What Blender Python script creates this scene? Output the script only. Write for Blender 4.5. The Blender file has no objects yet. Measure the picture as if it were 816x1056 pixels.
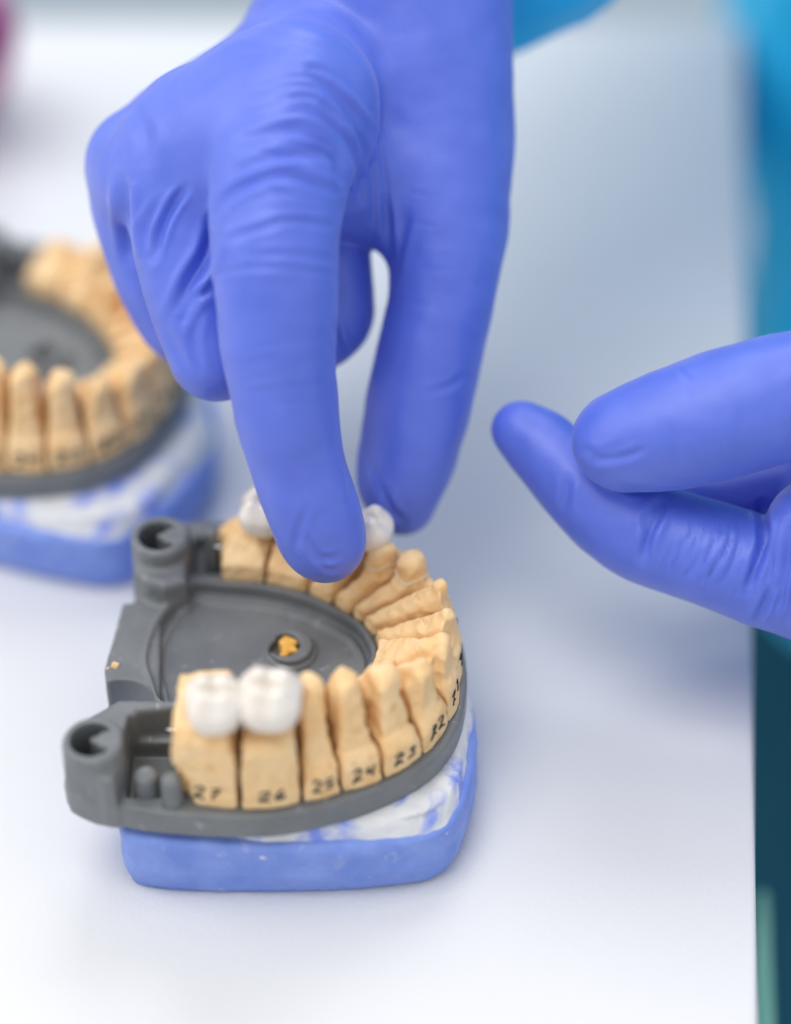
import bpy, math, random
import numpy as np
import openvdb
from mathutils import Vector, noise as mnoise
from mathutils.bvhtree import BVHTree

random.seed(7); rng = np.random.default_rng(7)
S = bpy.context.scene
COL = S.collection
S.unit_settings.system = 'METRIC'
S.unit_settings.scale_length = 0.01            # one unit is one centimetre

# ------------------------------------------------------------------ camera
PITCH = math.radians(44); DIST = 45.0; FPX = 2610.0
CF = np.array([0, math.cos(PITCH), -math.sin(PITCH)])
CU = np.array([0, math.sin(PITCH), math.cos(PITCH)])
CC = -DIST * CF
def at(px, py, z):                             # point of the photo on the plane of height z
    d = CF + (px - 408) / FPX * np.array([1, 0, 0]) + (528 - py) / FPX * CU
    return CC + d * (z - CC[2]) / d[2]
def atd(px, py, dep):                          # point of the photo at a distance along the view
    return CC + dep * (CF + (px - 408) / FPX * np.array([1, 0, 0]) + (528 - py) / FPX * CU)
def project(P):
    q = P - CC
    dep = q @ CF
    return 408 + q[:, 0] / dep * FPX, 528 - (q @ CU) / dep * FPX, dep

cam_d = bpy.data.cameras.new('camera'); cam = bpy.data.objects.new('camera', cam_d); COL.objects.link(cam)
cam.location = CC; cam.rotation_euler = (math.pi / 2 - PITCH, 0, 0)
cam_d.sensor_fit = 'VERTICAL'; cam_d.sensor_height = 36; cam_d.lens = FPX / 1056 * 36
cam_d.clip_start = 1; cam_d.clip_end = 2000
cam_d.dof.use_dof = True; cam_d.dof.focus_distance = 39.05; cam_d.dof.aperture_fstop = 0.035
S.camera = cam

# ------------------------------------------------------------------ helpers
def mesh_obj(name, V, Fc, mat, parent=None, smooth=True):
    m = bpy.data.meshes.new(name)
    m.from_pydata([tuple(map(float, v)) for v in V], [], [tuple(int(i) for i in f) for f in Fc])
    m.update()
    if smooth: m.polygons.foreach_set('use_smooth', [True] * len(m.polygons))
    m.materials.append(mat)
    o = bpy.data.objects.new(name, m); COL.objects.link(o)
    if parent is not None: o.parent = parent
    return o
def empty(name, loc=(0, 0, 0)):
    o = bpy.data.objects.new(name, None); COL.objects.link(o); o.location = loc
    o.empty_display_size = 0.5
    return o
def tag(o, label=None, cat=None, group=None, kind=None):
    for k, v in (('label', label), ('category', cat), ('group', group), ('kind', kind)):
        if v: o[k] = v
    return o

class Grid:
    def __init__(s, lo, hi, h):
        s.lo = np.array(lo, float); s.h = h
        n = np.ceil((np.array(hi, float) - s.lo) / h).astype(int) + 1
        s.n = n
        ax = [(s.lo[i] + h * np.arange(n[i])).astype(np.float32) for i in range(3)]
        s.ax = ax
        s.X, s.Y, s.Z = ax[0][:, None, None], ax[1][None, :, None], ax[2][None, None, :]
    def sub(s, lo, hi):
        a = np.maximum(np.floor((np.array(lo) - s.lo) / s.h).astype(int), 0)
        b = np.minimum(np.ceil((np.array(hi) - s.lo) / s.h).astype(int) + 1, s.n)
        return tuple(slice(int(i), int(j)) for i, j in zip(a, b))
    def mesh(s, d):
        g = openvdb.FloatGrid(5.0)
        d = np.ascontiguousarray(np.clip(d, -1.0, 1.0).astype(np.float32))
        d[0], d[-1], d[:, 0], d[:, -1], d[:, :, 0], d[:, :, -1] = (1.0,) * 6
        g.copyFromArray(d)
        pts, quads = g.convertToQuads(0.0)
        return pts.astype(float) * s.h + s.lo, quads.astype(int)
def smin(a, b, k):
    h = np.maximum(k - np.abs(a - b), 0) / k
    return np.minimum(a, b) - h * h * k * 0.25
def smax(a, b, k): return -smin(-a, -b, k)
def cone(X, Y, Z, a, b, ra, rb):
    a = np.asarray(a, float); b = np.asarray(b, float); ba = (b - a)
    L = max(float(ba @ ba), 1e-9)
    h = np.clip(((X - a[0]) * ba[0] + (Y - a[1]) * ba[1] + (Z - a[2]) * ba[2]) / L, 0, 1)
    return np.sqrt((X - a[0] - h * ba[0]) ** 2 + (Y - a[1] - h * ba[1]) ** 2 + (Z - a[2] - h * ba[2]) ** 2) - (ra + (rb - ra) * h)
def poly2(X, Y, P):                            # signed distance to a polygon, X (n,1) Y (1,m)
    P = np.asarray(P, float); n = len(P)
    d = np.full(np.broadcast(X, Y).shape, 1e9, np.float32); s = np.ones_like(d)
    for i in range(n):
        a, b = P[i], P[i - 1]; e = b - a
        wx, wy = X - a[0], Y - a[1]
        t = np.clip((wx * e[0] + wy * e[1]) / (e @ e), 0, 1)
        d = np.minimum(d, (wx - e[0] * t) ** 2 + (wy - e[1] * t) ** 2)
        c1 = Y >= a[1]; c2 = Y < b[1]; c3 = e[0] * wy > e[1] * wx
        flip = (c1 & c2 & c3) | (~c1 & ~c2 & ~c3)
        s = np.where(flip, -s, s)
    return s * np.sqrt(d)
def ext(d2, Z, z0, z1, k=0.05):
    return smax(d2[:, :, None], np.maximum(z0 - Z, Z - z1), k)
def catmull(P, m, closed=False):
    P = np.asarray(P, float); n = len(P); out = []
    rngi = range(n) if closed else range(n - 1)
    g = (lambda i: P[i % n]) if closed else (lambda i: P[min(max(i, 0), n - 1)])
    for i in rngi:
        for j in range(m):
            t = j / m; a, b, c, d = g(i - 1), g(i), g(i + 1), g(i + 2)
            out.append(0.5 * ((2 * b) + (-a + c) * t + (2 * a - 5 * b + 4 * c - d) * t * t + (-a + 3 * b - 3 * c + d) * t ** 3))
    if not closed: out.append(P[-1])
    return np.array(out)
def vnoise(V, scale, amp, seed=0.0):
    return np.array([mnoise.noise(Vector((v[0] * scale + seed, v[1] * scale, v[2] * scale))) for v in V]) * amp
def normals(V, Q):
    n = np.zeros_like(V)
    fn = np.cross(V[Q[:, 2]] - V[Q[:, 0]], V[Q[:, 3]] - V[Q[:, 1]])
    for k in range(4): np.add.at(n, Q[:, k], fn)
    return n / np.maximum(np.linalg.norm(n, axis=1, keepdims=True), 1e-9)
def tube(path, r, seg=8, taper=True):
    P = np.asarray(path, float); V = []; Fc = []
    for i, p in enumerate(P):
        t = P[min(i + 1, len(P) - 1)] - P[max(i - 1, 0)]; t = t / max(np.linalg.norm(t), 1e-9)
        u = np.cross(t, [0.3, 0.5, 0.81]); u /= max(np.linalg.norm(u), 1e-9); w = np.cross(t, u)
        rr = r * (0.6 if taper and i in (0, len(P) - 1) else 1)
        for k in range(seg):
            a = 2 * math.pi * k / seg
            V.append(p + rr * (math.cos(a) * u + math.sin(a) * w))
    for i in range(len(P) - 1):
        for k in range(seg):
            Fc.append((i * seg + k, i * seg + (k + 1) % seg, (i + 1) * seg + (k + 1) % seg, (i + 1) * seg + k))
    Fc.append(tuple(range(seg))[::-1]); Fc.append(tuple((len(P) - 1) * seg + k for k in range(seg)))
    return V, Fc
def join(parts):
    V = []; Fc = []
    for v, f in parts:
        o = len(V); V += list(v); Fc += [tuple(i + o for i in q) for q in f]
    return V, Fc

# ------------------------------------------------------------------ materials
def mat(name, col, rough=0.5, col2=None, nscale=3.0, bump=0.0, bscale=20.0, sss=0.0, sssr=(1, .5, .3), sscale=0.1,
        coat=0.0, spec=0.5, sheen=0.0, detail=4.0, bdist=0.02, contrast=(0.35, 0.65), specks=None, rvar=0.0, crease=False):
    m = bpy.data.materials.new(name); m.use_nodes = True
    nt = m.node_tree; N = nt.nodes; L = nt.links; b = N['Principled BSDF']
    b.inputs['Base Color'].default_value = (*col, 1); b.inputs['Roughness'].default_value = rough
    b.inputs['Specular IOR Level'].default_value = spec
    tc = N.new('ShaderNodeTexCoord')
    last = None
    if col2 is not None:
        n = N.new('ShaderNodeTexNoise'); n.inputs['Scale'].default_value = nscale; n.inputs['Detail'].default_value = detail
        L.new(tc.outputs['Object'], n.inputs['Vector'])
        r = N.new('ShaderNodeValToRGB'); r.color_ramp.elements[0].position = contrast[0]; r.color_ramp.elements[1].position = contrast[1]
        r.color_ramp.elements[0].color = (*col, 1); r.color_ramp.elements[1].color = (*col2, 1)
        L.new(n.outputs['Fac'], r.inputs['Fac']); last = r.outputs['Color']
    if specks is not None:
        scol, sc, lo, hi = specks
        n = N.new('ShaderNodeTexNoise'); n.inputs['Scale'].default_value = sc; n.inputs['Detail'].default_value = 6
        n.inputs['Distortion'].default_value = 0.6
        L.new(tc.outputs['Object'], n.inputs['Vector'])
        mr = N.new('ShaderNodeMapRange'); mr.inputs['From Min'].default_value = lo; mr.inputs['From Max'].default_value = hi
        L.new(n.outputs['Fac'], mr.inputs['Value'])
        mx = N.new('ShaderNodeMix'); mx.data_type = 'RGBA'
        if last: L.new(last, mx.inputs['A'])
        else: mx.inputs['A'].default_value = (*col, 1)
        mx.inputs['B'].default_value = (*scol, 1); L.new(mr.outputs['Result'], mx.inputs['Factor']); last = mx.outputs['Result']
    if last: L.new(last, b.inputs['Base Color'])
    if rvar:
        n = N.new('ShaderNodeTexNoise'); n.inputs['Scale'].default_value = 1.3; L.new(tc.outputs['Object'], n.inputs['Vector'])
        mr = N.new('ShaderNodeMapRange'); mr.inputs['To Min'].default_value = rough - rvar; mr.inputs['To Max'].default_value = rough + rvar
        L.new(n.outputs['Fac'], mr.inputs['Value']); L.new(mr.outputs['Result'], b.inputs['Roughness'])
    if bump:
        n = N.new('ShaderNodeTexNoise'); n.inputs['Scale'].default_value = bscale; n.inputs['Detail'].default_value = 5
        L.new(tc.outputs['Object'], n.inputs['Vector'])
        bp = N.new('ShaderNodeBump'); bp.inputs['Strength'].default_value = bump; bp.inputs['Distance'].default_value = bdist
        L.new(n.outputs['Fac'], bp.inputs['Height']); L.new(bp.outputs['Normal'], b.inputs['Normal'])
        if crease:                                 # fine stretch creases: thin ridges of a distorted noise
            n2 = N.new('ShaderNodeTexNoise'); n2.inputs['Scale'].default_value = 1.7; n2.inputs['Detail'].default_value = 3; n2.inputs['Distortion'].default_value = 1.2
            L.new(tc.outputs['Object'], n2.inputs['Vector'])
            m1 = N.new('ShaderNodeMath'); m1.operation = 'SUBTRACT'; m1.inputs[1].default_value = .5; L.new(n2.outputs['Fac'], m1.inputs[0])
            m2 = N.new('ShaderNodeMath'); m2.operation = 'ABSOLUTE'; L.new(m1.outputs[0], m2.inputs[0])
            mr = N.new('ShaderNodeMapRange'); mr.inputs['From Max'].default_value = .035; L.new(m2.outputs[0], mr.inputs['Value'])
            b2 = N.new('ShaderNodeBump'); b2.inputs['Strength'].default_value = .28; b2.inputs['Distance'].default_value = .02
            L.new(mr.outputs['Result'], b2.inputs['Height']); L.new(bp.outputs['Normal'], b2.inputs['Normal']); L.new(b2.outputs['Normal'], b.inputs['Normal'])
    if sss:
        b.inputs['Subsurface Weight'].default_value = sss; b.inputs['Subsurface Radius'].default_value = sssr
        b.inputs['Subsurface Scale'].default_value = sscale
    if coat:
        b.inputs['Coat Weight'].default_value = coat; b.inputs['Coat Roughness'].default_value = 0.12
    if sheen:
        b.inputs['Sheen Weight'].default_value = sheen; b.inputs['Sheen Roughness'].default_value = 0.4
    return m
M = {
 'glove': mat('nitrile', (.084, .145, .65), .44, col2=(.10, .165, .70), nscale=1.2, bump=.5, bscale=38, bdist=.010, sss=.12, sssr=(.3, .4, 1), sscale=.15, spec=.75, sheen=.14, rvar=.06),
 'stone': mat('die_stone', (.85, .55, .26), .6, col2=(.90, .65, .36), nscale=2.2, bump=.5, bscale=18, bdist=.012, sss=.15, sssr=(1, .6, .3), sscale=.08, spec=.35, specks=((.70, .42, .17), 5.5, .58, .74)),
 'plate': mat('grey_plastic', (.155, .165, .172), .42, col2=(.19, .20, .205), nscale=1.5, bump=.25, bscale=24, bdist=.01, spec=.45, specks=((.36, .36, .37), 6.0, .65, .78), rvar=.08),
 'blue': mat('blue_plaster', (.165, .265, .70), .5, col2=(.24, .345, .78), nscale=1.6, bump=.5, bscale=7, bdist=.03, spec=.4, specks=((.45, .50, .78), 2.6, .62, .75)),
 'white_plaster': mat('white_plaster', (.72, .72, .73), .6, col2=(.80, .80, .80), nscale=1.4, bump=.7, bscale=5, bdist=.04, spec=.35, specks=((.24, .33, .84), 1.0, .47, .58)),
 'ceramic': mat('tooth_ceramic', (.80, .73, .64), .16, col2=(.84, .79, .72), nscale=2, sss=.5, sssr=(1, .8, .6), sscale=.12, coat=.5, bump=.15, bscale=8, bdist=.02),
 'ink': mat('ink', (.012, .012, .02), .5),
 'wax': mat('clear_wax', (.82, .70, .52), .2, sss=.4, coat=.6),
 'orange': mat('orange_plastic', (.80, .40, .06), .5, col2=(.9, .52, .12), nscale=8, bump=.3, bscale=12),
 'steel': mat('steel', (.55, .55, .56), .25),
 'table': mat('table_laminate', (.715, .718, .73), .42, col2=(.735, .738, .748), nscale=.12, bump=.7, bscale=11, bdist=.012, spec=.4),
 'edge': mat('table_edge', (.05, .06, .08), .5),
 'scrubs': mat('scrub_cloth', (.006, .50, .80), .8, col2=(.008, .50, .85), nscale=.25, bump=.4, bscale=6, bdist=.05, sheen=.2),
 'trousers': mat('trouser_cloth', (.002, .085, .135), .85, col2=(.003, .10, .16), nscale=.2, bump=.4, bscale=6, bdist=.05),
 'green': mat('green_vinyl', (.25, .62, .46), .5, col2=(.3, .66, .5), nscale=.3),
 'pink': mat('magenta_plastic', (.42, .08, .22), .4, col2=(.46, .10, .25), nscale=1),
 'floor': mat('floor_vinyl', (.42, .50, .56), .6, col2=(.46, .54, .60), nscale=.05),
}
M['steel'].node_tree.nodes['Principled BSDF'].inputs['Metallic'].default_value = 1

# ------------------------------------------------------------------ the saw-cut cast
Z0 = 1.95                                        # top of the grey plate
def A(px, py, z=Z0): return at(px, py, z)[:2]
OUT = np.array([(-3.30, -8.24), (-2.31, -8.42), (-1.38, -8.27), (-.80, -8.08), (-.17, -7.82), (.42, -7.35), (.80, -6.7), (.96, -5.95),
       (.95, -5.2), (.74, -4.5), (.38, -3.9), (-.12, -3.4), (-.80, -3.05), (-1.85, -2.85), (-2.92, -2.75)])
INN = np.array([(-3.22, -7.05), (-2.3, -6.95), (-1.6, -6.85), (-1.22, -6.72), (-.85, -6.45), (-.55, -6.2), (-.38, -5.95)] +
       [tuple(A(*p)) for p in ((391, 674), (386, 658), (372, 644), (361, 636), (342, 625), (316, 613), (273, 603), (228, 600))])
# per die: ridge height at the inner edge, shoulder height, list of stump cones (u, v, z, r) chains
def lin(i, u, v):
    a = OUT[i] * (1 - u) + OUT[i + 1] * u; b = INN[i] * (1 - u) + INN[i + 1] * u
    return b * (1 - v) + a * v
def die_spec(i):
    # returns inner top, shoulder top, cones
    if i == 0: return dict(zi=3.55, zs=3.35, cones=[((.5, .55, 3.1, .55), (.45, .55, 3.55, .32))])
    if i == 1: return dict(zi=3.2, zs=3.2, cones=[((.5, .55, 3.0, .5), (.5, .55, 3.45, .30))])
    if i == 13: return dict(zi=2.40, zs=2.62, cones=[((.55, .62, 2.3, .36), (.6, .66, 2.62, .24))])
    if i == 12: return dict(zi=2.25, zs=2.60, cones=[((.5, .6, 2.4, .40), (.5, .7, 2.85, .26))])
    w = np.linalg.norm(OUT[i + 1] - OUT[i])
    px, py, z, r = TIP[i]
    p = at(px, py, z); c = []
    m = lin(i, .5, .52 if i < 5 else .66)
    t1 = (p[0], p[1], z - r); 
    mid = (p[0] * .7 + m[0] * .3, p[1] * .7 + m[1] * .3, z - r - .50)
    c.append(((m[0], m[1], 2.30 if i < 5 else 2.45, .22 if i < 5 else .26), (*mid[:2], mid[2], r * .9 if i < 5 else r + .03)))
    c.append(((*mid[:2], mid[2], r * .9 if i < 5 else r + .03), (*t1[:2], t1[2], r * (.9 if i < 5 else 1))))
    q = lin(i, .5, .10)
    if i < 5: c.append(((q[0], q[1], 2.10, .14), (p[0] * .85 + q[0] * .15, p[1] * .85 + q[1] * .15, z - r - .28, r + .03)))
    if i == 3: c.append((((*lin(i, .3, .40), 2.9, .22)), ((*at(343, 708, 3.45)[:2], 3.36, .14))))
    if i == 4: c.append((((*lin(i, .4, .35), 2.8, .25)), ((*at(378, 706, 3.15)[:2], 3.05, .17))))
    if i == 5: c.append((((*lin(i, .5, .35), 2.6, .25)), ((*at(408, 722, 2.95)[:2], 2.85, .18))))
    return dict(zi=2.22 if i > 5 else 2.5, zs=2.50 if i < 6 else 2.58, cones=c, absolute=True)
TIP = {2: (323, 698, 3.72, .23), 3: (357, 693, 3.70, .23), 4: (400, 687, 3.52, .24), 5: (435, 682, 3.34, .19), 6: (455, 655, 3.24, .16),
       7: (462, 629, 3.16, .13), 8: (455, 600, 3.12, .13), 9: (425, 570, 3.15, .25), 10: (394, 559, 3.12, .25), 11: (350, 560, 2.95, .22)}
def make_die(i, h=0.027):
    sp = die_spec(i)
    q = np.array([OUT[i], OUT[i + 1], INN[i + 1], INN[i]]); c = q.mean(0)
    lo = [*(q.min(0) - .3), Z0 - .1]; hi = [*(q.max(0) + .3), 4.55]
    g = Grid(lo, hi, h); X, Y, Z = g.X, g.Y, g.Z
    def side(a, b):                               # distance to line a-b, positive away from the die's centre
        e = (b - a) / np.linalg.norm(b - a); n = np.array([e[1], -e[0]])
        if (c - a) @ n > 0: n = -n
        return (X - a[0]) * n[0] + (Y - a[1]) * n[1]
    s1 = side(OUT[i], INN[i]) + .027; s2 = side(OUT[i + 1], INN[i + 1]) + .027
    so = side(OUT[i], OUT[i + 1]); si = side(INN[i], INN[i + 1])
    w = np.linalg.norm(OUT[i + 1] - OUT[i])
    e = (OUT[i + 1] - OUT[i]) / w
    uo = np.clip(((X - OUT[i][0]) * e[0] + (Y - OUT[i][1]) * e[1]) / w, 0, 1)
    bulge = {0: .02, 1: .05, 13: .02, 12: .03}.get(i, .035 if i < 6 else .07)
    so = so - 4 * uo * (1 - uo) * bulge
    span = np.maximum(-so - si, .1) * 0 + 1
    v = np.clip(-si / np.maximum(-si - so, .05), 0, 1)
    # height of the gum block across the ring: low inside, shoulder outside with a bevel at the outer face
    ztop = sp['zi'] + (sp['zs'] + .12 - sp['zi']) * np.clip(v / .75, 0, 1) ** .9 - np.clip(v - .90, 0, 1) * 1.6
    if i > 1: ztop = ztop - (.20 if i > 5 else .10) * np.abs(2 * uo - 1) ** 2.5 * np.clip(v * 3, 0, 1) * (i < 12)
    block = smax(smax(so, si, .04), (Z - ztop) * .8, .06)
    d = block
    if 2 <= i <= 6:                               # tapering slab of the stump standing on the trimmed block
        px_, py_, tz, r = TIP[i]; tp = at(px_, py_, tz)[:2]
        ni = INN[i + 1] - INN[i]; ni = np.array([ni[1], -ni[0]]) / np.linalg.norm(ni)
        if (c - INN[i]) @ ni > 0: ni = -ni
        rr = -si; rt = -float((tp - INN[i]) @ ni); W = rr + (-so)
        f = np.clip((Z - 2.45) / (tz - 2.45), -.2, 1.1)
        ut = (s2 - s1) / 2; tw = float(np.interp(.5, [0, 1], [0, 0]))
        p1 = s1 + .015 + f * (w / 2 - r); p2 = s2 + .015 + f * (w / 2 - r)
        po = so + .15 + f * ((W - rt - r) - .15); pi_ = si + .10 + f * ((rt - r) - .10)
        slab = smax(smax(p1, p2, .10), smax(po, pi_, .14), .12)
        slab = smax(slab, Z - tz, .22)
        d = smin(d, slab, .05)
    for a, b in sp['cones']:
        if sp.get('absolute'): pa, pb = a[:3], b[:3]
        else: pa = [*lin(i, a[0], a[1]), a[2]]; pb = [*lin(i, b[0], b[1]), b[2]]
        d = smin(d, cone(X, Y, Z, pa, pb, a[3], b[3]), .09)
    if 5 <= i <= 11:                              # roof-shaped ridge running from the inner edge out to the tip
        tp = np.array(sp['cones'][1][1]); q = lin(i, .5, 0.0); L = np.linalg.norm(tp[:2] - q); e2 = (tp[:2] - q) / L
        t = ((X - q[0]) * e2[0] + (Y - q[1]) * e2[1]) / L; sl = (Y - q[1]) * e2[0] - (X - q[0]) * e2[1]
        top = tp[2] + .12 if i not in (9, 10) else tp[2] - .12
        zr = 2.24 + (top - 2.24) * np.clip(t, 0, 1) - np.clip(t - 1, 0, 1) * L * 2.5
        roof = (Z - (zr - np.where(sl > 0, 1.25, .45) * (np.sqrt((sl - .04) ** 2 + .0009) - .03))) * .7
        d = smin(d, smax(roof, -t * L + 0 * Z, .02), .04)
    # narrow teeth away from the neighbours above the gum line
    if i >= 7 and i < 12:
        pinch = np.clip((Z - 2.4) / 1.3, 0, 1) * (.07 if w > .6 else .06)
        d = smax(d, s1 + pinch, .08); d = smax(d, s2 + pinch, .08)
    if i in (0, 1):
        pinch = np.clip((Z - 3.0) / .5, 0, 1) * .09
        d = smax(d, s2 + pinch, .08)
        if i == 1: d = smax(d, s1 + pinch, .08)
    d = smax(d, so - .02, .06)
    d = smax(smax(d, s1, .02), s2, .02)
    d = smax(d, si - .0, .05)
    d = smax(d, Z0 + .004 - Z, .03)
    if i == 0:                                    # bitten corner over the retaining pin
        p = lin(0, .02, 1.0)
        d = smax(d, -cone(X, Y, Z, [p[0] - .02, p[1] - .15, 1.8], [p[0] - .02, p[1] + .1, 2.6], .34, .18), .06)
        d = smax(d, Z - 3.86, .2)
    if i == 13:                                   # flat carved facets on the rearmost die
        for n, p in (((-.10, -.62, .78), (*lin(13, .5, .02), 2.32)), ((-.72, -.10, .68), (*lin(13, 1.0, .4), 2.30)), ((.55, -.35, .76), (*lin(13, .0, .35), 2.42))):
            n = np.array(n); n /= np.linalg.norm(n)
            d = smax(d, (X - p[0]) * n[0] + (Y - p[1]) * n[1] + (Z - p[2]) * n[2], .03)
    V, Q = g.mesh(d)
    N = normals(V, Q)
    V = V + N * (vnoise(V, 2.2, .03, i * 3.1) * (V[:, 2] > 2.1) - np.abs(vnoise(V, 3.6, .05, i * 1.7)) * (V[:, 2] > 2.1) + vnoise(V, 7, .010, i) + vnoise(V, 16, .004, i))[:, None]
    return V, Q

GL = {  # pen strokes of each digit in a unit box
 '2': [[(.1, .8), (.3, 1), (.7, .95), (.75, .7), (.4, .35), (.1, .05), (.45, .1), (.9, .0)]],
 '3': [[(.15, .9), (.5, 1), (.8, .8), (.45, .55), (.8, .35), (.7, .05), (.15, .05)]],
 '4': [[(.3, 1), (.15, .5), (.75, .5)], [(.75, 1), (.72, .5), (.7, 0)]],
 '5': [[(.85, 1), (.3, .95), (.2, .55), (.65, .55), (.8, .3), (.6, .02), (.1, .05)]],
 '6': [[(.7, 1), (.3, .7), (.15, .3), (.4, 0), (.8, .15), (.7, .45), (.25, .35)]],
 '7': [[(.1, .95), (.85, 1), (.5, .5), (.35, 0)], [(.25, .5), (.75, .55)]],
 '1': [[(.3, .75), (.6, 1), (.5, 0)]]}
def number_mesh(text, V, Q, i, r=.020, zc=2.26, hgt=.23):
    bvh = BVHTree.FromPolygons([tuple(v) for v in V], [tuple(map(int, q)) for q in Q])
    a, b = OUT[i], OUT[i + 1]; w = np.linalg.norm(b - a); e = (b - a) / w
    n = np.array([e[1], -e[0]])
    if (a - INN[i]) @ n < 0: n = -n
    cw = min(.20, w * .27); parts = []; mid = (a + b) / 2
    for k, ch in enumerate(text):
        ox = (k - 1) * cw * 1.15 + .03
        for st in GL[ch]:
            pts = catmull([(x + random.uniform(-.05, .05), y + random.uniform(-.05, .05)) for x, y in st], 5)
            P = []
            for x, y in pts:
                s = ox + (x + .1 * y) * cw; p = mid + e * s
                hit = bvh.ray_cast(Vector((*(p + n * .6), zc - hgt / 2 + y * hgt)), Vector((*(-n), 0)))
                if hit[0] is not None: P.append(np.array(hit[0]) + np.array([*n, 0]) * r * .1 * 0)
            if len(P) > 2: parts.append(tube(P, r * random.uniform(.85, 1.15), 6))
    return join(parts) if parts else None

def dental_model():
    root = empty('dental_model', (-1.4, -5.6, 0))
    P0 = np.array(root.location)
    rel = lambda V: np.asarray(V, float) - P0
    # ---- grey locating plate
    h = .03
    outer = catmull([(-3.6, -8.45), (-2.3, -8.55), (-1.3, -8.42), (-.2, -7.97), (.55, -7.42), (.95, -6.75), (1.11, -5.95), (1.08, -5.1), (.85, -4.35), (.45, -3.72),
                     (-.1, -3.2), (-.8, -2.78), (-1.85, -2.38), (-3.1, -2.2), (-3.9, -2.35)], 6)
    inner_left = [(-4.2, -2.9), (-4.18, -4.0), (-4.36, -4.35), tuple(A(127, 621)), tuple(A(108, 690)), tuple(A(114, 722)), (-4.3, -6.9), (-4.85, -7.3), (-4.95, -7.9), (-4.45, -8.25)]
    outline = np.vstack([outer, inner_left])
    g = Grid((-5.3, -8.9, .85), (1.5, -1.8, 3.3), h); X2, Y2 = g.X[:, :, 0], g.Y[:, :, 0]; X, Y, Z = g.X, g.Y, g.Z
    Z0p = Z0 - .005
    d = ext(poly2(X2, Y2, outline), Z, 1.45, Z0p, .07)
    # centre floor, sunk behind a rounded lip
    floor_px = [(232, 605), (200, 603), (188, 615), (166, 640), (153, 678), (160, 705), (166, 722), (190, 735)]
    fl = [tuple(A(*p)) for p in floor_px] + [(-3.2, -6.85), (-2.3, -6.8), (-1.5, -6.7), (-1.0, -6.45), (-.62, -6.1), (-.48, -5.7)] + [tuple(A(*p)) for p in ((383, 676), (376, 657), (366, 645), (345, 633), (318, 620), (275, 609))]
    fd = poly2(X2, Y2, catmull(fl, 4, True))
    lip = np.exp(-((fd - .05) / .055) ** 2)[:, :, None] * .07 + np.exp(-((fd + .10) / .05) ** 2)[:, :, None] * .0
    d = d - 0
    top = smax(poly2(X2, Y2, outline)[:, :, None] + .02, np.maximum(1.5 - Z, Z - Z0p - lip), .02)
    ringz = (np.abs(fd - .05)[:, :, None] < .2)
    d = np.where(ringz, smin(d, top, .03), d)
    d = smax(d, -ext(fd, Z, 1.72, 3.4, .08), .05)
    step = np.abs(fd + .13)[:, :, None]                       # second line inside the lip
    d = smin(d, smax(step - .05, np.maximum(1.5 - Z, Z - 1.79), .05), .05)
    # wall behind the side pockets, raised ears with keyed sockets
    def raised(poly, z1, k=.1, kk=.12):
        nonlocal d
        d = smin(d, ext(poly2(X2, Y2, poly), Z, 1.5, z1, k), kk)
    e1 = np.array([-4.47, -7.80]); e2 = at(165, 552, 2.72)[:2]
    raised([(-4.9, -7.3), (-4.2, -6.75), (-3.2, -6.75), (-3.2, -6.90), (-3.88, -6.98), (-4.05, -7.35), (-4.14, -8.38), (-4.3, -8.38), (-4.88, -8.08)], 2.58, .10)
    tab = [tuple(A(166, 622)), tuple(A(127, 621)), tuple(A(108, 690)), tuple(A(112, 735)), (-4.2, -6.9), tuple(A(165, 735))]
    d = smin(d, ext(poly2(X2, Y2, tab), Z, .95, Z0p, .06), .03)
    ear_r = .47
    def ear(c, z1):
        nonlocal d
        d2 = (np.sqrt((X2 - c[0]) ** 2 + (Y2 - c[1]) ** 2) - ear_r)
        d = smin(d, ext(d2, Z, 1.5, z1, .12), .10)
    ear(e1, 2.88)
    raised([e2 + (-.42, -.5), e2 + (-.42, .2), e2 + (.55, .35), e2 + (.62, .1), e2 + (.42, -.15), e2 + (.45, -.72), e2 + (.1, -.85), e2 + (-.15, -.75)], 2.42, .14)
    ear(e2, 2.74)
    blk = e2 + (.46, .12)
    d = smin(d, ext(np.maximum(np.abs(X2 - blk[0]) - .16, np.abs(Y2 - blk[1]) - .18), Z, 1.5, 2.72, .1), .05)
    for c in (e1, e2):                                         # socket with a key on its right
        d2 = np.sqrt((X2 - c[0] + .02) ** 2 + (Y2 - c[1]) ** 2) - .32
        key = np.sqrt((X2 - c[0] - .21) ** 2 + (Y2 - c[1] - .0) ** 2) - .17
        key2 = np.maximum(np.abs(X2 - c[0] - .05) - .09, np.abs(Y2 - c[1]) - .05)
        hole = smax(d2, -smin(key, key2, .05), .05)
        d = smax(d, -ext(hole, Z, 1.7, 4, .02), .05)
    # scallop cut through the tongue at the rear
    sc = A(124, 724)
    d2 = np.sqrt((X2 - sc[0]) ** 2 * .75 + (Y2 - sc[1]) ** 2) - .46
    d = smax(d, -ext(np.maximum(d2, -(Y2 - (-6.82)) + 0 * X2), Z, .5, 4, .02), .06)
    # recess in the pockets beside the ears
    for c, rx, ry in (((-3.66, -7.60), .36, .52), ((-3.02, -3.02), .30, .42)):
        d2 = np.maximum(np.abs(X2 - c[0]) - rx, np.abs(Y2 - c[1]) - ry)
        d = smax(d, -ext(d2, Z, 1.62, 4, .04), .06)
    bossc = at(300, 668, 1.85)[:2]
    rb = np.sqrt((X2 - bossc[0]) ** 2 + (Y2 - bossc[1]) ** 2)
    d = smin(d, ext(rb - .42, Z, 1.6, 1.80, .04), .03)
    d = smin(d, ext(rb - .35, Z, 1.6, 1.92, .04), .03)
    hc = bossc + (-.10, .02)
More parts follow.
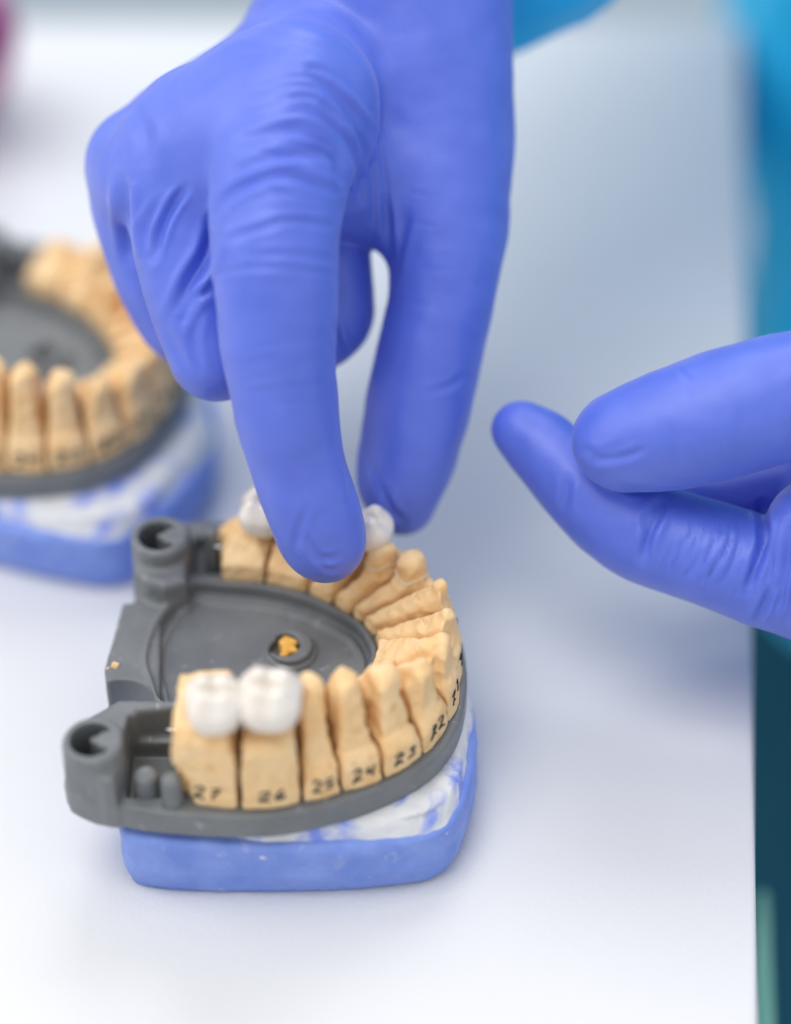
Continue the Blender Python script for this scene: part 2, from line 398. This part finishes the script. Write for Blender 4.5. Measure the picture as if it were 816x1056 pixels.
    d = smax(d, -ext(np.sqrt((X2 - hc[0]) ** 2 + (Y2 - hc[1]) ** 2) - .25, Z, 1.6, 3, .02), .02)
    V, Q = g.mesh(d); N = normals(V, Q)
    V = V + N * (vnoise(V, 1.6, .012) + vnoise(V, 9, .003, 5))[:, None]
    plate = mesh_obj('locating_plate', rel(V), Q, M['plate'], root)
    # pins
    for x, y, z1, r in ((-3.72, -7.98, 2.30, .19), (-3.32, -8.22, 2.50, .16), (-2.98, -3.1, 2.6, .12)):
        gg = Grid((x - .3, y - .3, 1.5), (x + .3, y + .3, 2.9), .025)
        dd = smax(np.sqrt((gg.X - x) ** 2 + (gg.Y - y) ** 2) - r - (2.3 - gg.Z) * .04, np.maximum(1.61 - gg.Z, gg.Z - z1), .10)
        v, q = gg.mesh(dd); mesh_obj('pin', rel(v), q, M['plate'], plate)
    for x, y, z in ((-3.42, -7.35, 2.55), (-2.97, -3.25, 2.35)):
        v, q = tube([(x - .02, y, z), (x + .25, y, z)], .06, 12); mesh_obj('steel_pin', rel(v), q, M['steel'], plate)
    # orange star in the boss
    st = [tuple(np.array(hc) + q) for q in ((-.08, -.22), (-.03, -.02), (-.10, .10), (.0, .23), (.13, .17), (.23, .10), (.16, .02), (.24, -.12), (.10, -.14), (.04, -.23))]
    gg = Grid((hc[0] - .3, hc[1] - .3, 1.5), (hc[0] + .35, hc[1] + .3, 2.1), .018)
    dd = ext(poly2(gg.X[:, :, 0], gg.Y[:, :, 0], st), gg.Z, 1.6, 1.90, .06)
    v, q = gg.mesh(dd); tag(mesh_obj('star_insert', rel(v), q, M['orange'], plate), 'orange star shaped insert')
    c = at(115, 688, Z0)                          # chipped corner of the tongue with stone left on it
    gg = Grid(c - .25, c + .25, .02); dd = cone(gg.X, gg.Y, gg.Z, c + (-.03, -.04, -.08), c + (.06, .05, .0), .07, .05)
    v, q = gg.mesh(dd); v = v + normals(v, q) * vnoise(v, 14, .05)[:, None]
    mesh_obj('stone_chip', rel(v), q, M['stone'], plate)
    # ---- plaster mounting
    def rounded(pts, r): return catmull(pts, 8, True)
    g = Grid((-4.7, -8.9, .85), (2.0, -1.4, 1.7), .04); X2, Y2 = g.X[:, :, 0], g.Y[:, :, 0]
    bp = np.array([(-3.75, -8.42), (-2, -8.50), (-.3, -8.42), (.72, -8.12), (1.12, -7.3), (1.24, -6.2), (1.10, -5.1), (.62, -4.2), (-.3, -3.4), (-1.5, -2.8), (-2.9, -2.6), (-3.9, -2.9), (-4.15, -4.3), (-4.2, -6.5), (-4.18, -8.0)])
    b2 = poly2(X2, Y2, catmull(bp, 8, True))
    Z = g.Z
    d = smax(b2[:, :, None] + np.clip(Z - .95, 0, 1) ** 1.0 * .35 + .03, np.maximum(.9 - Z, Z - 1.46), .12)
    V, Q = g.mesh(d); N = normals(V, Q)
    V = V + N * (vnoise(V, 1.3, .10, 3) * (V[:, 2] < 1.42) + vnoise(V, 5, .02, 2))[:, None]
    mesh_obj('plaster_layer', rel(V), Q, M['white_plaster'], root)
    g = Grid((-4.7, -8.9, -.1), (2.0, -1.4, 1.45), .035); X2, Y2 = g.X[:, :, 0], g.Y[:, :, 0]; Z = g.Z; X = g.X
    b2 = poly2(X2, Y2, catmull(bp, 8, True))
    d = smax(b2[:, :, None] - .02 + np.clip(.35 - Z, 0, 1) * .18 - .02 * np.exp(-((Z - .5) / .1) ** 2), np.maximum(.005 - Z, Z - 1.14 - np.clip(-X - .5, 0, 2.5) * .06), .14)
    V, Q = g.mesh(d); N = normals(V, Q)
    V = V + N * ((vnoise(V, .9, .05, 8) + vnoise(V, 3.5, .018, 1) + vnoise(V, 10, .006, 1)) * (V[:, 2] > .06))[:, None]
    mesh_obj('base_block', rel(V), Q, M['blue'], root)
    # ---- dies
    nums = ['27', '26', '25', '24', '23', '22', '21', '11', '12', '13', '14', '15', '16', '17']
    dies = []
    for i in range(14):
        V, Q = make_die(i)
        o = mesh_obj('tooth_die', rel(V), Q, M['stone'], root)
        nm = number_mesh(nums[i], V, Q, i)
        if nm: mesh_obj('number_mark', rel(nm[0]), nm[1], M['ink'], o)
        if i in (9, 10):
            t = die_spec(i)['cones'][1][1]; p = t[:2]; zt = t[2]
            bvh = BVHTree.FromPolygons([tuple(v) for v in V], [tuple(map(int, q)) for q in Q])
            P = []
            for k in range(41):
                a = 2 * math.pi * k / 40
                z = zt - .16 + .05 * math.sin(2 * a + i)
                dirv = Vector((math.cos(a), math.sin(a), 0))
                hit = bvh.ray_cast(Vector((p[0], p[1], z)) + dirv * .45, -dirv)
                if hit[0] is not None: P.append(np.array(hit[0]) + np.array(dirv) * .004)
            if len(P) > 5:
                v, q = tube(P, .015, 6, False); mesh_obj('wax_line', rel(v), q, M['wax'], o)
    return root, nums

front, nums = dental_model()
tag(front, 'sharp saw-cut tan stone dental cast with two white molar crowns, on a blue plaster base', 'dental model', 'dental casts on blue bases')
def copy_tree(o, parent=None):
    c = o.copy(); COL.objects.link(c); c.parent = parent
    for ch in [x for x in o.children if not x.name.startswith('star')]: copy_tree(ch, c)
    return c
back = copy_tree(front)
tag(back, 'blurred tan stone dental cast without crowns standing behind the hand, cut by the frame', 'dental model')
for ch in back.children:                         # its mounting is a little wider than the front one's
    if ch.name.split('.')[0] in ('base_block', 'plaster_layer'): ch.scale = (1.13, 1.04, 1); ch.location = (.16, .05, 0)
back.location = (-6.2, 1.45, 0); back.rotation_euler = (0, 0, math.radians(-22))

# ------------------------------------------------------------------ crowns
def crown_mesh(c, ang, lx, ly, hz, kind='molar', hollow=False, lean=(0, 0)):
    g = Grid((-lx, -ly, -hz), (lx, ly, hz), .025)
    X, Y, Z = g.X, g.Y, g.Z
    a, b = lx * .5, ly * .5
    wz = 1 + .10 * np.sin(np.clip((Z + hz * .5) / hz, 0, 1) * math.pi)
    body = ((np.abs(X / (a * wz * .86)) ** 2.5 + np.abs(Y / (b * wz * .86)) ** 2.5 + 1e-6) ** .4 - 1) * min(a, b) * .8
    d = smax(body, np.maximum(-hz * .5 - Z, Z - hz * .18), .22)
    cusps = [(-.38, -.36), (.34, -.40), (-.36, .40), (.38, .34)] if kind == 'molar' else [(0, -.42), (0, .42)]
    for cx, cy in cusps:
        r = (.33 if kind == 'molar' else .40) * min(a, b) * 1.1
        d = smin(d, cone(X, Y, Z, (cx * a, cy * b, 0), (cx * a * .92, cy * b * .9, hz * .26), r * 1.0, r * .76), .20)
    fs = np.exp(-((X / a) ** 2 + (Y / b) ** 2) / .30); d = d + .022 * fs * np.clip(Z / .1, 0, 1)
    dg = np.abs(Y + .04 * np.sin(X * 9)) + 0 * X
    d = d + .04 * np.exp(-(dg / .035) ** 2) * fs * np.clip((Z - 0) / .15, 0, 1)
    if kind == 'molar':
        d = d + .035 * np.exp(-(np.abs(X + .05 * np.sin(Y * 8)) / .035) ** 2) * fs * np.clip(Z / .15, 0, 1)
    V, Q = g.mesh(d); N = normals(V, Q)
    V = V + N * vnoise(V, 3, .02, lx * 9)[:, None]
    ca, sa = math.cos(ang), math.sin(ang)
    R = np.array([[ca, -sa, 0], [sa, ca, 0], [0, 0, 1]])
    lxr, lyr = lean
    Rx = np.array([[1, 0, 0], [0, math.cos(lxr), -math.sin(lxr)], [0, math.sin(lxr), math.cos(lxr)]])
    Ry = np.array([[math.cos(lyr), 0, math.sin(lyr)], [0, 1, 0], [-math.sin(lyr), 0, math.cos(lyr)]])
    return V @ (R @ Rx @ Ry).T, Q
for i, c, lx, ly, lab in ((0, at(221, 722, 3.84), .86, 1.02, 'white ceramic molar crown on the rearmost die at the open end of the arch'),
                     (1, at(278, 717, 3.88), 1.0, 1.10, 'larger white ceramic molar crown on the die marked 26')):
    V, Q = crown_mesh(c, math.radians(4 - i * 6), lx, ly, .80)
    o = mesh_obj('molar_crown', V, Q, M['ceramic']); o.location = c
    tag(o, lab, 'crown', 'crowns seated on the front cast')
br = empty('dental_bridge', tuple(at(330, 535, 3.1)))
tag(br, 'white ceramic bridge pinched between gloved index finger and thumb', 'dental bridge')
bl = np.array(br.location)
bpts = [at(272, 525, 3.05), at(330, 538, 3.15), at(385, 543, 3.22)]
for k, (p, lx, ly) in enumerate(zip(bpts, (.80, .80, .66), (.85, .85, .72))):
    V, Q = crown_mesh(p, math.radians(-12), lx, ly, .78, 'molar' if k < 2 else 'premolar', lean=(.0, .0))
    o = mesh_obj('bridge_crown', V + (p - bl), Q, M['ceramic'], br)
v, q = tube([bpts[0] - bl, (bpts[0] + bpts[1]) / 2 - bl, bpts[1] - bl, (bpts[1] + bpts[2]) / 2 - bl, bpts[2] - bl], .17, 12)
mesh_obj('connector', v, q, M['ceramic'], br)

# ------------------------------------------------------------------ gloved hands
def chain_pts(rows):
    return [(atd(px, py, dep), r * dep / FPX) for px, py, dep, r in rows]
def refine(rows, m=4):
    return [tuple(r) for r in catmull(rows, m)]
def sdf_hand(groups, h):
    """groups: list of (rows, k). Each chain is blended to the previous result with k."""
    allp = [(p, r) for rows, k in groups for p, r in chain_pts(rows)]
    lo = np.min([p - r for p, r in allp], 0) - .3; hi = np.max([p + r for p, r in allp], 0) + .3
    g = Grid(lo, hi, h); D = np.full(tuple(g.n), 1.0, np.float32)
    for rows, k in groups:
        pts = chain_pts(refine(rows))
        clo = np.min([p - r for p, r in pts], 0) - .8; chi = np.max([p + r for p, r in pts], 0) + .8
        s = g.sub(clo, chi); X, Y, Z = g.X[s[0]], g.Y[:, s[1]], g.Z[:, :, s[2]]
        c = np.full(D[s].shape, 9.0, np.float32)
        for (a, ra), (b, rb) in zip(pts[:-1], pts[1:]):
            ss = g.sub(np.minimum(a - ra, b - rb) - .7, np.maximum(a + ra, b + rb) + .7)
            loc = tuple(slice(ss[i].start - s[i].start, ss[i].stop - s[i].start) for i in range(3))
            cc = cone(g.X[ss[0]], g.Y[:, ss[1]], g.Z[:, :, ss[2]], a, b, ra, rb)
            c[loc] = smin(c[loc], cc, .06)
        D[s] = smin(D[s], c, k)
    return g.mesh(D)
def sculpt(V, Q, strokes):
    """press folds into the glove: each stroke is a line over the surface with its width and depth"""
    for it in range(2):                            # relax before folding
        A_ = np.zeros_like(V); n_ = np.zeros(len(V))
        for a, b in ((0, 1), (1, 2), (2, 3), (3, 0)):
            np.add.at(A_, Q[:, a], V[Q[:, b]]); np.add.at(A_, Q[:, b], V[Q[:, a]])
            np.add.at(n_, Q[:, a], 1); np.add.at(n_, Q[:, b], 1)
        V = V * .4 + A_ / n_[:, None] * .6
    N = normals(V, Q)
    px, py, dep = project(V)
    face = np.clip(-(N @ CF) * 2.0 + .15, 0, 1)
    off = np.zeros(len(V))
    for st in strokes:
        pts, w, dp = st[0], st[1], st[2]; rng_ = st[3] if len(st) > 3 else (0, 99)
        P = catmull(pts, 6)[:, :2]; n = len(P)
        x0, y0 = P.min(0) - 4 * w; x1, y1 = P.max(0) + 4 * w
        idx = np.where((px > x0) & (px < x1) & (py > y0) & (py < y1) & (dep > rng_[0]) & (dep < rng_[1]))[0]
        if not len(idx): continue
        qx, qy = px[idx], py[idx]; best = np.full(len(idx), 1e9); sb = np.zeros(len(idx)); sg = np.ones(len(idx))
        for i in range(n - 1):
            e = P[i + 1] - P[i]; L = max(e @ e, 1e-6)
            t = np.clip(((qx - P[i, 0]) * e[0] + (qy - P[i, 1]) * e[1]) / L, 0, 1)
            dx, dy = qx - P[i, 0] - t * e[0], qy - P[i, 1] - t * e[1]; dd = np.hypot(dx, dy)
            m = dd < best; best[m] = dd[m]; sb[m] = (i + t[m]) / (n - 1); sg[m] = np.sign(e[0] * dy - e[1] * dx)[m]
        fade = np.sin(np.clip(sb, 0.02, .98) * math.pi) ** .6
        dd = best / w
        prof = -np.exp(-dd ** 2) + .45 * np.exp(-((dd - 1.9) / .8) ** 2)
        off[idx] += prof * dp * fade * face[idx]
    V = V + N * off[:, None]
    N = normals(V, Q)
    V = V + N * (vnoise(V, 1.1, .035, 4) + vnoise(V, 3.0, .010, 9))[:, None]
    return V
def arcs(c0, c1, half, n, bow, w, dp, jit=4, rng_=(0, 99)):
    """n fine stretch lines across a finger between two centre points"""
    out = []
    c0 = np.array(c0, float); c1 = np.array(c1, float); ax = (c1 - c0) / np.linalg.norm(c1 - c0); nx = np.array([-ax[1], ax[0]])
    for k in range(n):
        c = c0 + (c1 - c0) * (k + random.uniform(-.3, .3)) / max(n - 1, 1)
        a, b = sorted((random.uniform(-1, .1), random.uniform(-.1, 1)))
        if b - a < .5: b = min(a + .7, 1)
        pts = []
        for t in np.linspace(a, b, 5):
            pts.append(tuple(c + nx * half * t + ax * (bow * (1 - t * t) + random.uniform(-jit, jit) * .3)))
        out.append((pts, w * random.uniform(.7, 1.2), dp * random.uniform(.5, 1.1), rng_))
    return out

def family(c0, c1, n, w, dp):
    c0 = catmull(c0, 4); c1 = catmull(c1, 4); out = []
    for k in range(n):
        t = min(max((k + random.uniform(-.3, .3)) / (n - 1), 0), 1)
        c = c0 * (1 - t) + c1 * t + np.array([random.uniform(-3, 3), random.uniform(-3, 3)])
        a = random.randint(0, 6); b = random.randint(a + 4, len(c))
        out.append(([tuple(p) for p in c[a:b:2]] if b - a > 5 else [tuple(p) for p in c[a:b]], w * random.uniform(.8, 1.4), dp * random.uniform(.5, 1.1)))
    return out
G_MAIN = [
 ([(398, -30, 41.3, 116), (402, -150, 42.2, 110), (420, -300, 43.8, 110)], .3),                       # wrist and forearm
 ([(300, 112, 39.0, 86), (340, 60, 40.6, 72), (400, -30, 41.5, 112)], .25),
 ([(205, 138, 39.7, 66), (286, 88, 40.6, 58), (390, -30, 41.5, 106)], .3),
 ([(142, 170, 40.6, 50), (195, 128, 40.7, 54), (290, 75, 41.4, 62), (390, -20, 41.8, 96)], .35),
 ([(395, -30, 41.2, 110), (450, 60, 41.0, 74), (461, 150, 40.8, 62)], .35),                            # thumb root
 ([(420, -20, 41.3, 104), (428, 70, 41.0, 94), (443, 150, 40.85, 78), (455, 220, 40.75, 66)], .4),
 ([(335, 180, 40.0, 58), (385, 190, 40.6, 62), (440, 205, 40.8, 58)], .45),                               # web
 ([(461, 140, 40.8, 62), (460, 245, 40.6, 61), (454, 315, 40.6, 54), (436, 395, 40.7, 54), (423, 460, 40.9, 51), (413, 500, 41.0, 43), (415, 520, 41.1, 32)], .25),   # thumb
 ([(140, 168, 40.6, 52), (152, 225, 40.8, 53), (165, 275, 41.0, 50), (190, 330, 41.2, 46)], .15),        # ring finger
 ([(204, 136, 39.7, 68), (194, 210, 39.6, 63), (203, 290, 39.6, 56), (222, 364, 39.7, 49)], .12),      # middle finger
 ([(222, 366, 39.7, 48), (290, 350, 40.6, 42), (338, 330, 40.9, 44), (342, 270, 41.0, 42)], .10),
 ([(150, 185, 40.2, 50), (198, 165, 39.6, 66), (255, 125, 39.2, 80), (300, 118, 38.95, 87)], .30),                  # knuckle row
 ([(165, 180, 40.0, 56), (210, 165, 39.45, 66), (262, 150, 38.85, 76)], .45),
 ([(302, 115, 38.9, 88), (290, 170, 38.3, 74), (284, 230, 37.9, 67), (285, 300, 37.9, 63), (291, 400, 38.3, 55), (309, 485, 38.75, 49), (330, 545, 39.05, 46), (337, 562, 39.1, 39)], .12),   # index finger
]
ST_MAIN = [
 ([(128, 186), (129, 225), (133, 268)], 6, .12), ([(166, 207), (151, 236), (153, 272)], 4.5, .05), ([(191, 194), (171, 225), (158, 267)], 4.5, .10),
 ([(222, 228), (214, 262), (196, 292), (182, 325)], 7, .13), ([(219, 297), (202, 308), (187, 336)], 5, .06),
 ([(217, 228), (243, 197), (294, 180), (346, 198)], 5, .07), ([(240, 178), (290, 160), (335, 160), (352, 184)], 5, .06),
 ([(249, 147), (305, 132), (345, 152), (357, 194)], 5.5, .07), ([(322, 73), (362, 118), (381, 169), (388, 230)], 5, .08),
 ([(336, 110), (366, 158), (372, 205)], 5, .08), ([(305, 105), (338, 125), (358, 165)], 4.5, .05),
 ([(236, 248), (294, 228), (342, 233)], 4, .035), ([(260, 268), (300, 262), (345, 268)], 4, .02),
 ([(345, 90), (385, 140), (397, 200), (396, 262)], 4, .05), ([(398, 205), (402, 250), (396, 285)], 4, .06), ([(419, 222), (411, 256), (404, 290)], 5, .05),
 ([(222, 282), (280, 275), (345, 284)], 3.5, .02), ([(314, 552), (330, 576), (352, 574)], 4, .03),
 ([(322, 574), (338, 588), (352, 584)], 3, .025), ([(318, 520), (309, 545), (306, 566)], 4, .02), ([(355, 470), (362, 500), (362, 520)], 4, .03),
 ([(398, 505), (404, 525), (416, 538)], 4, .06), ([(385, 480), (396, 510), (404, 535)], 4, .04), ([(440, 405), (465, 398), (482, 385)], 4, .02),
 ([(345, 333), (350, 352), (357, 364)], 3.5, .07), ([(247, 33), (300, 42), (350, 62), (385, 110)], 6, .035), ([(205, 90), (240, 60), (300, 50)], 7, .03),
 ([(140, 110), (150, 140), (148, 175)], 8, .04), ([(205, 320), (200, 350), (206, 385)], 5, .03), ([(170, 330), (180, 360), (200, 385)], 5, .025),
] + arcs((296, 150), (284, 215), 60, 7, -14, 3.0, .020) + arcs((284, 225), (285, 300), 58, 5, -6, 3, .009) + family([(262, 62), (335, 62), (388, 125), (402, 225)], [(236, 182), (290, 158), (338, 168), (354, 210)], 12, 3.0, .027) \
  + arcs((288, 360), (295, 420), 50, 5, -4, 3, .010) + arcs((455, 190), (445, 300), 45, 4, 5, 4, .006)
G_LEFT = [
 ([(930, 560, 40.2, 130), (1050, 600, 40.6, 120), (1300, 560, 42.5, 118)], .3),
 ([(560, 462, 40.3, 37), (600, 500, 40.1, 45), (650, 540, 39.9, 52), (705, 562, 39.7, 52), (760, 580, 39.6, 55), (830, 600, 39.5, 60), (930, 620, 39.6, 80)], .12),
 ([(537, 443, 40.4, 30), (560, 462, 40.3, 37)], .05),
 ([(842, 548, 39.0, 52), (846, 600, 39.1, 54), (900, 640, 39.4, 60)], .10),
 ([(842, 548, 39.0, 52), (930, 520, 39.6, 80)], .2),
 ([(690, 512, 41.0, 26), (760, 515, 41.2, 40), (830, 505, 41.2, 48), (930, 520, 40.6, 90)], .15),
 ([(642, 455, 38.9, 52), (672, 448, 38.8, 58), (705, 440, 38.7, 63), (760, 424, 38.6, 66), (830, 408, 38.6, 68), (930, 420, 38.9, 80), (980, 500, 39.8, 100)], .10),
]
ST_LEFT = [
 ([(608, 477), (640, 472), (666, 463)], 4, .045), ([(600, 462), (618, 470), (640, 462)], 5, .03), ([(687, 513), (672, 544), (663, 577)], 5, .09), ([(679, 514), (668, 530), (662, 548)], 4, .06),
 ([(767, 544), (758, 575), (745, 602)], 3, .035), ([(755, 551), (744, 575), (729, 598)], 3, .035), ([(739, 556), (730, 574), (717, 593)], 3, .03), ([(726, 568), (716, 584), (706, 597)], 3, .03),
 ([(786, 520), (787, 560), (770, 610)], 5, .13), ([(800, 600), (788, 625), (780, 640)], 4, .06), ([(814, 540), (811, 576), (804, 626)], 4.5, .09), ([(826, 560), (822, 600), (812, 640)], 4, .06),
 ([(586, 494), (583, 512), (580, 528)], 5, .05), ([(700, 380), (705, 386), (712, 390)], 3, .02), ([(640, 500), (650, 505), (665, 506)], 4, .03),
] + arcs((690, 560), (775, 582), 46, 12, 3, 2.6, .022) + arcs((800, 420), (700, 440), 50, 5, 4, 5, .008)
HH = 0.043
V, Q = sdf_hand(G_MAIN, HH); V = sculpt(V, Q, ST_MAIN)
person = empty('person', (17, 22, 0))
tag(person, 'person in teal scrubs and blue nitrile gloves, one hand holding a white bridge', 'person')
pl = np.array(person.location)
gm = mesh_obj('glove', V - pl, Q, M['glove'], person); gm['label'] = 'blue nitrile glove on the hand pinching the white bridge'
V, Q = sdf_hand(G_LEFT, HH); V = sculpt(V, Q, ST_LEFT)
gm = mesh_obj('glove', V - pl, Q, M['glove'], person); gm['label'] = 'blue nitrile glove on the empty hand at the right edge'

# clothing: a seated torso beyond the right edge of the table, two sleeves reaching to the wrists
def cloth(name, segs, mt, h=.35, k=1.2, fold=.9):
    lo = np.min([np.minimum(np.array(a) - ra, np.array(b) - rb) for a, b, ra, rb in segs], 0) - 2
    hi = np.max([np.maximum(np.array(a) + ra, np.array(b) + rb) for a, b, ra, rb in segs], 0) + 2
    g = Grid(lo, hi, h); d = np.full(tuple(g.n), 1.0, np.float32) * 9
    for a, b, ra, rb in segs: d = smin(d, cone(g.X, g.Y, g.Z, a, b, ra, rb), k)
    V, Q = g.mesh(d * .5); N = normals(V, Q)
    V = V + N * (vnoise(V * np.array([1, 1, .4]), .35, fold, 2) + vnoise(V, 1.0, fold * .25, 6))[:, None]
    return mesh_obj(name, V - pl, Q, mt, person)
w1 = atd(470, -165, 43.5); w2 = atd(1180, 560, 41.8)
t1 = atd(930, 60, 58); t2 = atd(930, 330, 57)
cloth('scrub_top', [(tuple(t1 + np.array([0, 4, 14])), tuple(t1), 5.0, 3.9), (tuple(t1), tuple(t2), 3.9, 3.3), (tuple(t2), tuple(atd(925, 560, 54)), 3.3, 3.0), 
     (tuple(w1), tuple(w1 + np.array([7, 8, 7])), 3.6, 5.5), (tuple(w1 + np.array([7, 8, 7])), tuple(t1 + np.array([3, 4, 18])), 5.5, 6),
     (tuple(w2 + np.array([3, 0, 0])), tuple(w2 + np.array([9, 7, 5])), 4, 5.5), (tuple(w2 + np.array([9, 7, 5])), tuple(t1 + np.array([6, 4, 16])), 5.5, 6)], M['scrubs'])
k1 = at(900, 1150, -30); k2 = at(900, 600, -18)
cloth('trousers', [(tuple(k1), tuple(k2), 8.5, 9)], M['trousers'], h=.4)
# ------------------------------------------------------------------ table, floor, blurred things
e0 = at(782, 1056, 0); e1 = at(771, 350, 0); dr = (e1 - e0) / np.linalg.norm(e1 - e0)
te = at(408, 22, 0)[1]
T = [e0 - dr * 25, e0 + dr * ((te - e0[1]) / dr[1])]
tv = [T[0], T[1], (-60, T[1][1], 0), (-60, T[0][1], 0)]
top = [(p[0], p[1], 0) for p in tv]; bot = [(p[0], p[1], -2.2) for p in tv]
t = mesh_obj('tabletop', top + bot, [(0, 1, 2, 3), (7, 6, 5, 4), (0, 4, 5, 1), (1, 5, 6, 2), (2, 6, 7, 3), (3, 7, 4, 0)], M['table'], smooth=False)
t.name = 'work_table'
md = t.modifiers.new('bevel', 'BEVEL'); md.width = .08; md.segments = 3
tag(t, 'smooth white work table under the dental casts', 'table')
f = mesh_obj('floor', [(-300, -300, -72), (300, -300, -72), (300, 300, -72), (-300, 300, -72)], [(0, 1, 2, 3)], M['floor'], smooth=False)
tag(f, kind='structure')
# green stool seat under the table edge
def lump(name, a, b, ra, rb, mt, h=.3):
    lo = np.minimum(np.array(a) - ra, np.array(b) - rb) - 1; hi = np.maximum(np.array(a) + ra, np.array(b) + rb) + 1
    g = Grid(lo, hi, h); V, Q = g.mesh(cone(g.X, g.Y, g.Z, a, b, ra, rb) * .5)
    return mesh_obj(name, V, Q, mt)

g1 = at(787, 1110, -5); g2 = at(787, 920, -5)
o = lump('stool_seat', g1, g2, .24, .10, M['green'], .12)
tag(o, 'blurred pale green stool edge just below the table edge', 'stool')
o = lump('cup', at(-42, 30, 3.2), at(-42, 70, 1.2), 1.2, 1.1, M['pink'])
tag(o, 'blurred magenta cup cut off at the far end of the table', 'cup')
# ------------------------------------------------------------------ light
w = bpy.data.worlds.new('World'); S.world = w; w.use_nodes = True
bg = w.node_tree.nodes['Background']; bg.inputs['Color'].default_value = (.90, .94, 1.0, 1); bg.inputs['Strength'].default_value = .80
def area(name, loc, target, size, power, col):
    l = bpy.data.lights.new(name, 'AREA'); l.shape = 'RECTANGLE'; l.size, l.size_y = size; l.energy = power; l.color = col
    o = bpy.data.objects.new(name, l); COL.objects.link(o); o.location = loc
    o.rotation_euler = (Vector(target) - Vector(loc)).to_track_quat('-Z', 'Y').to_euler()
    return o
area('overhead_light', (-25, -12, 95), (-2, -3, 0), (50, 50), 40000, (1, .975, .94))
area('overhead_light', (10, 75, 100), (4, 15, 0), (60, 40), 40000, (1, .985, .97))  # added fill lamp farther back, brightens and evens the upper right of the table
area('window_light', (-85, 8, 55), (0, 0, 3), (50, 50), 22000, (1, .97, .98))
S.view_settings.view_transform = 'Standard'; S.view_settings.look = 'None'
S.view_settings.exposure = 0
S.cycles.use_denoising = True
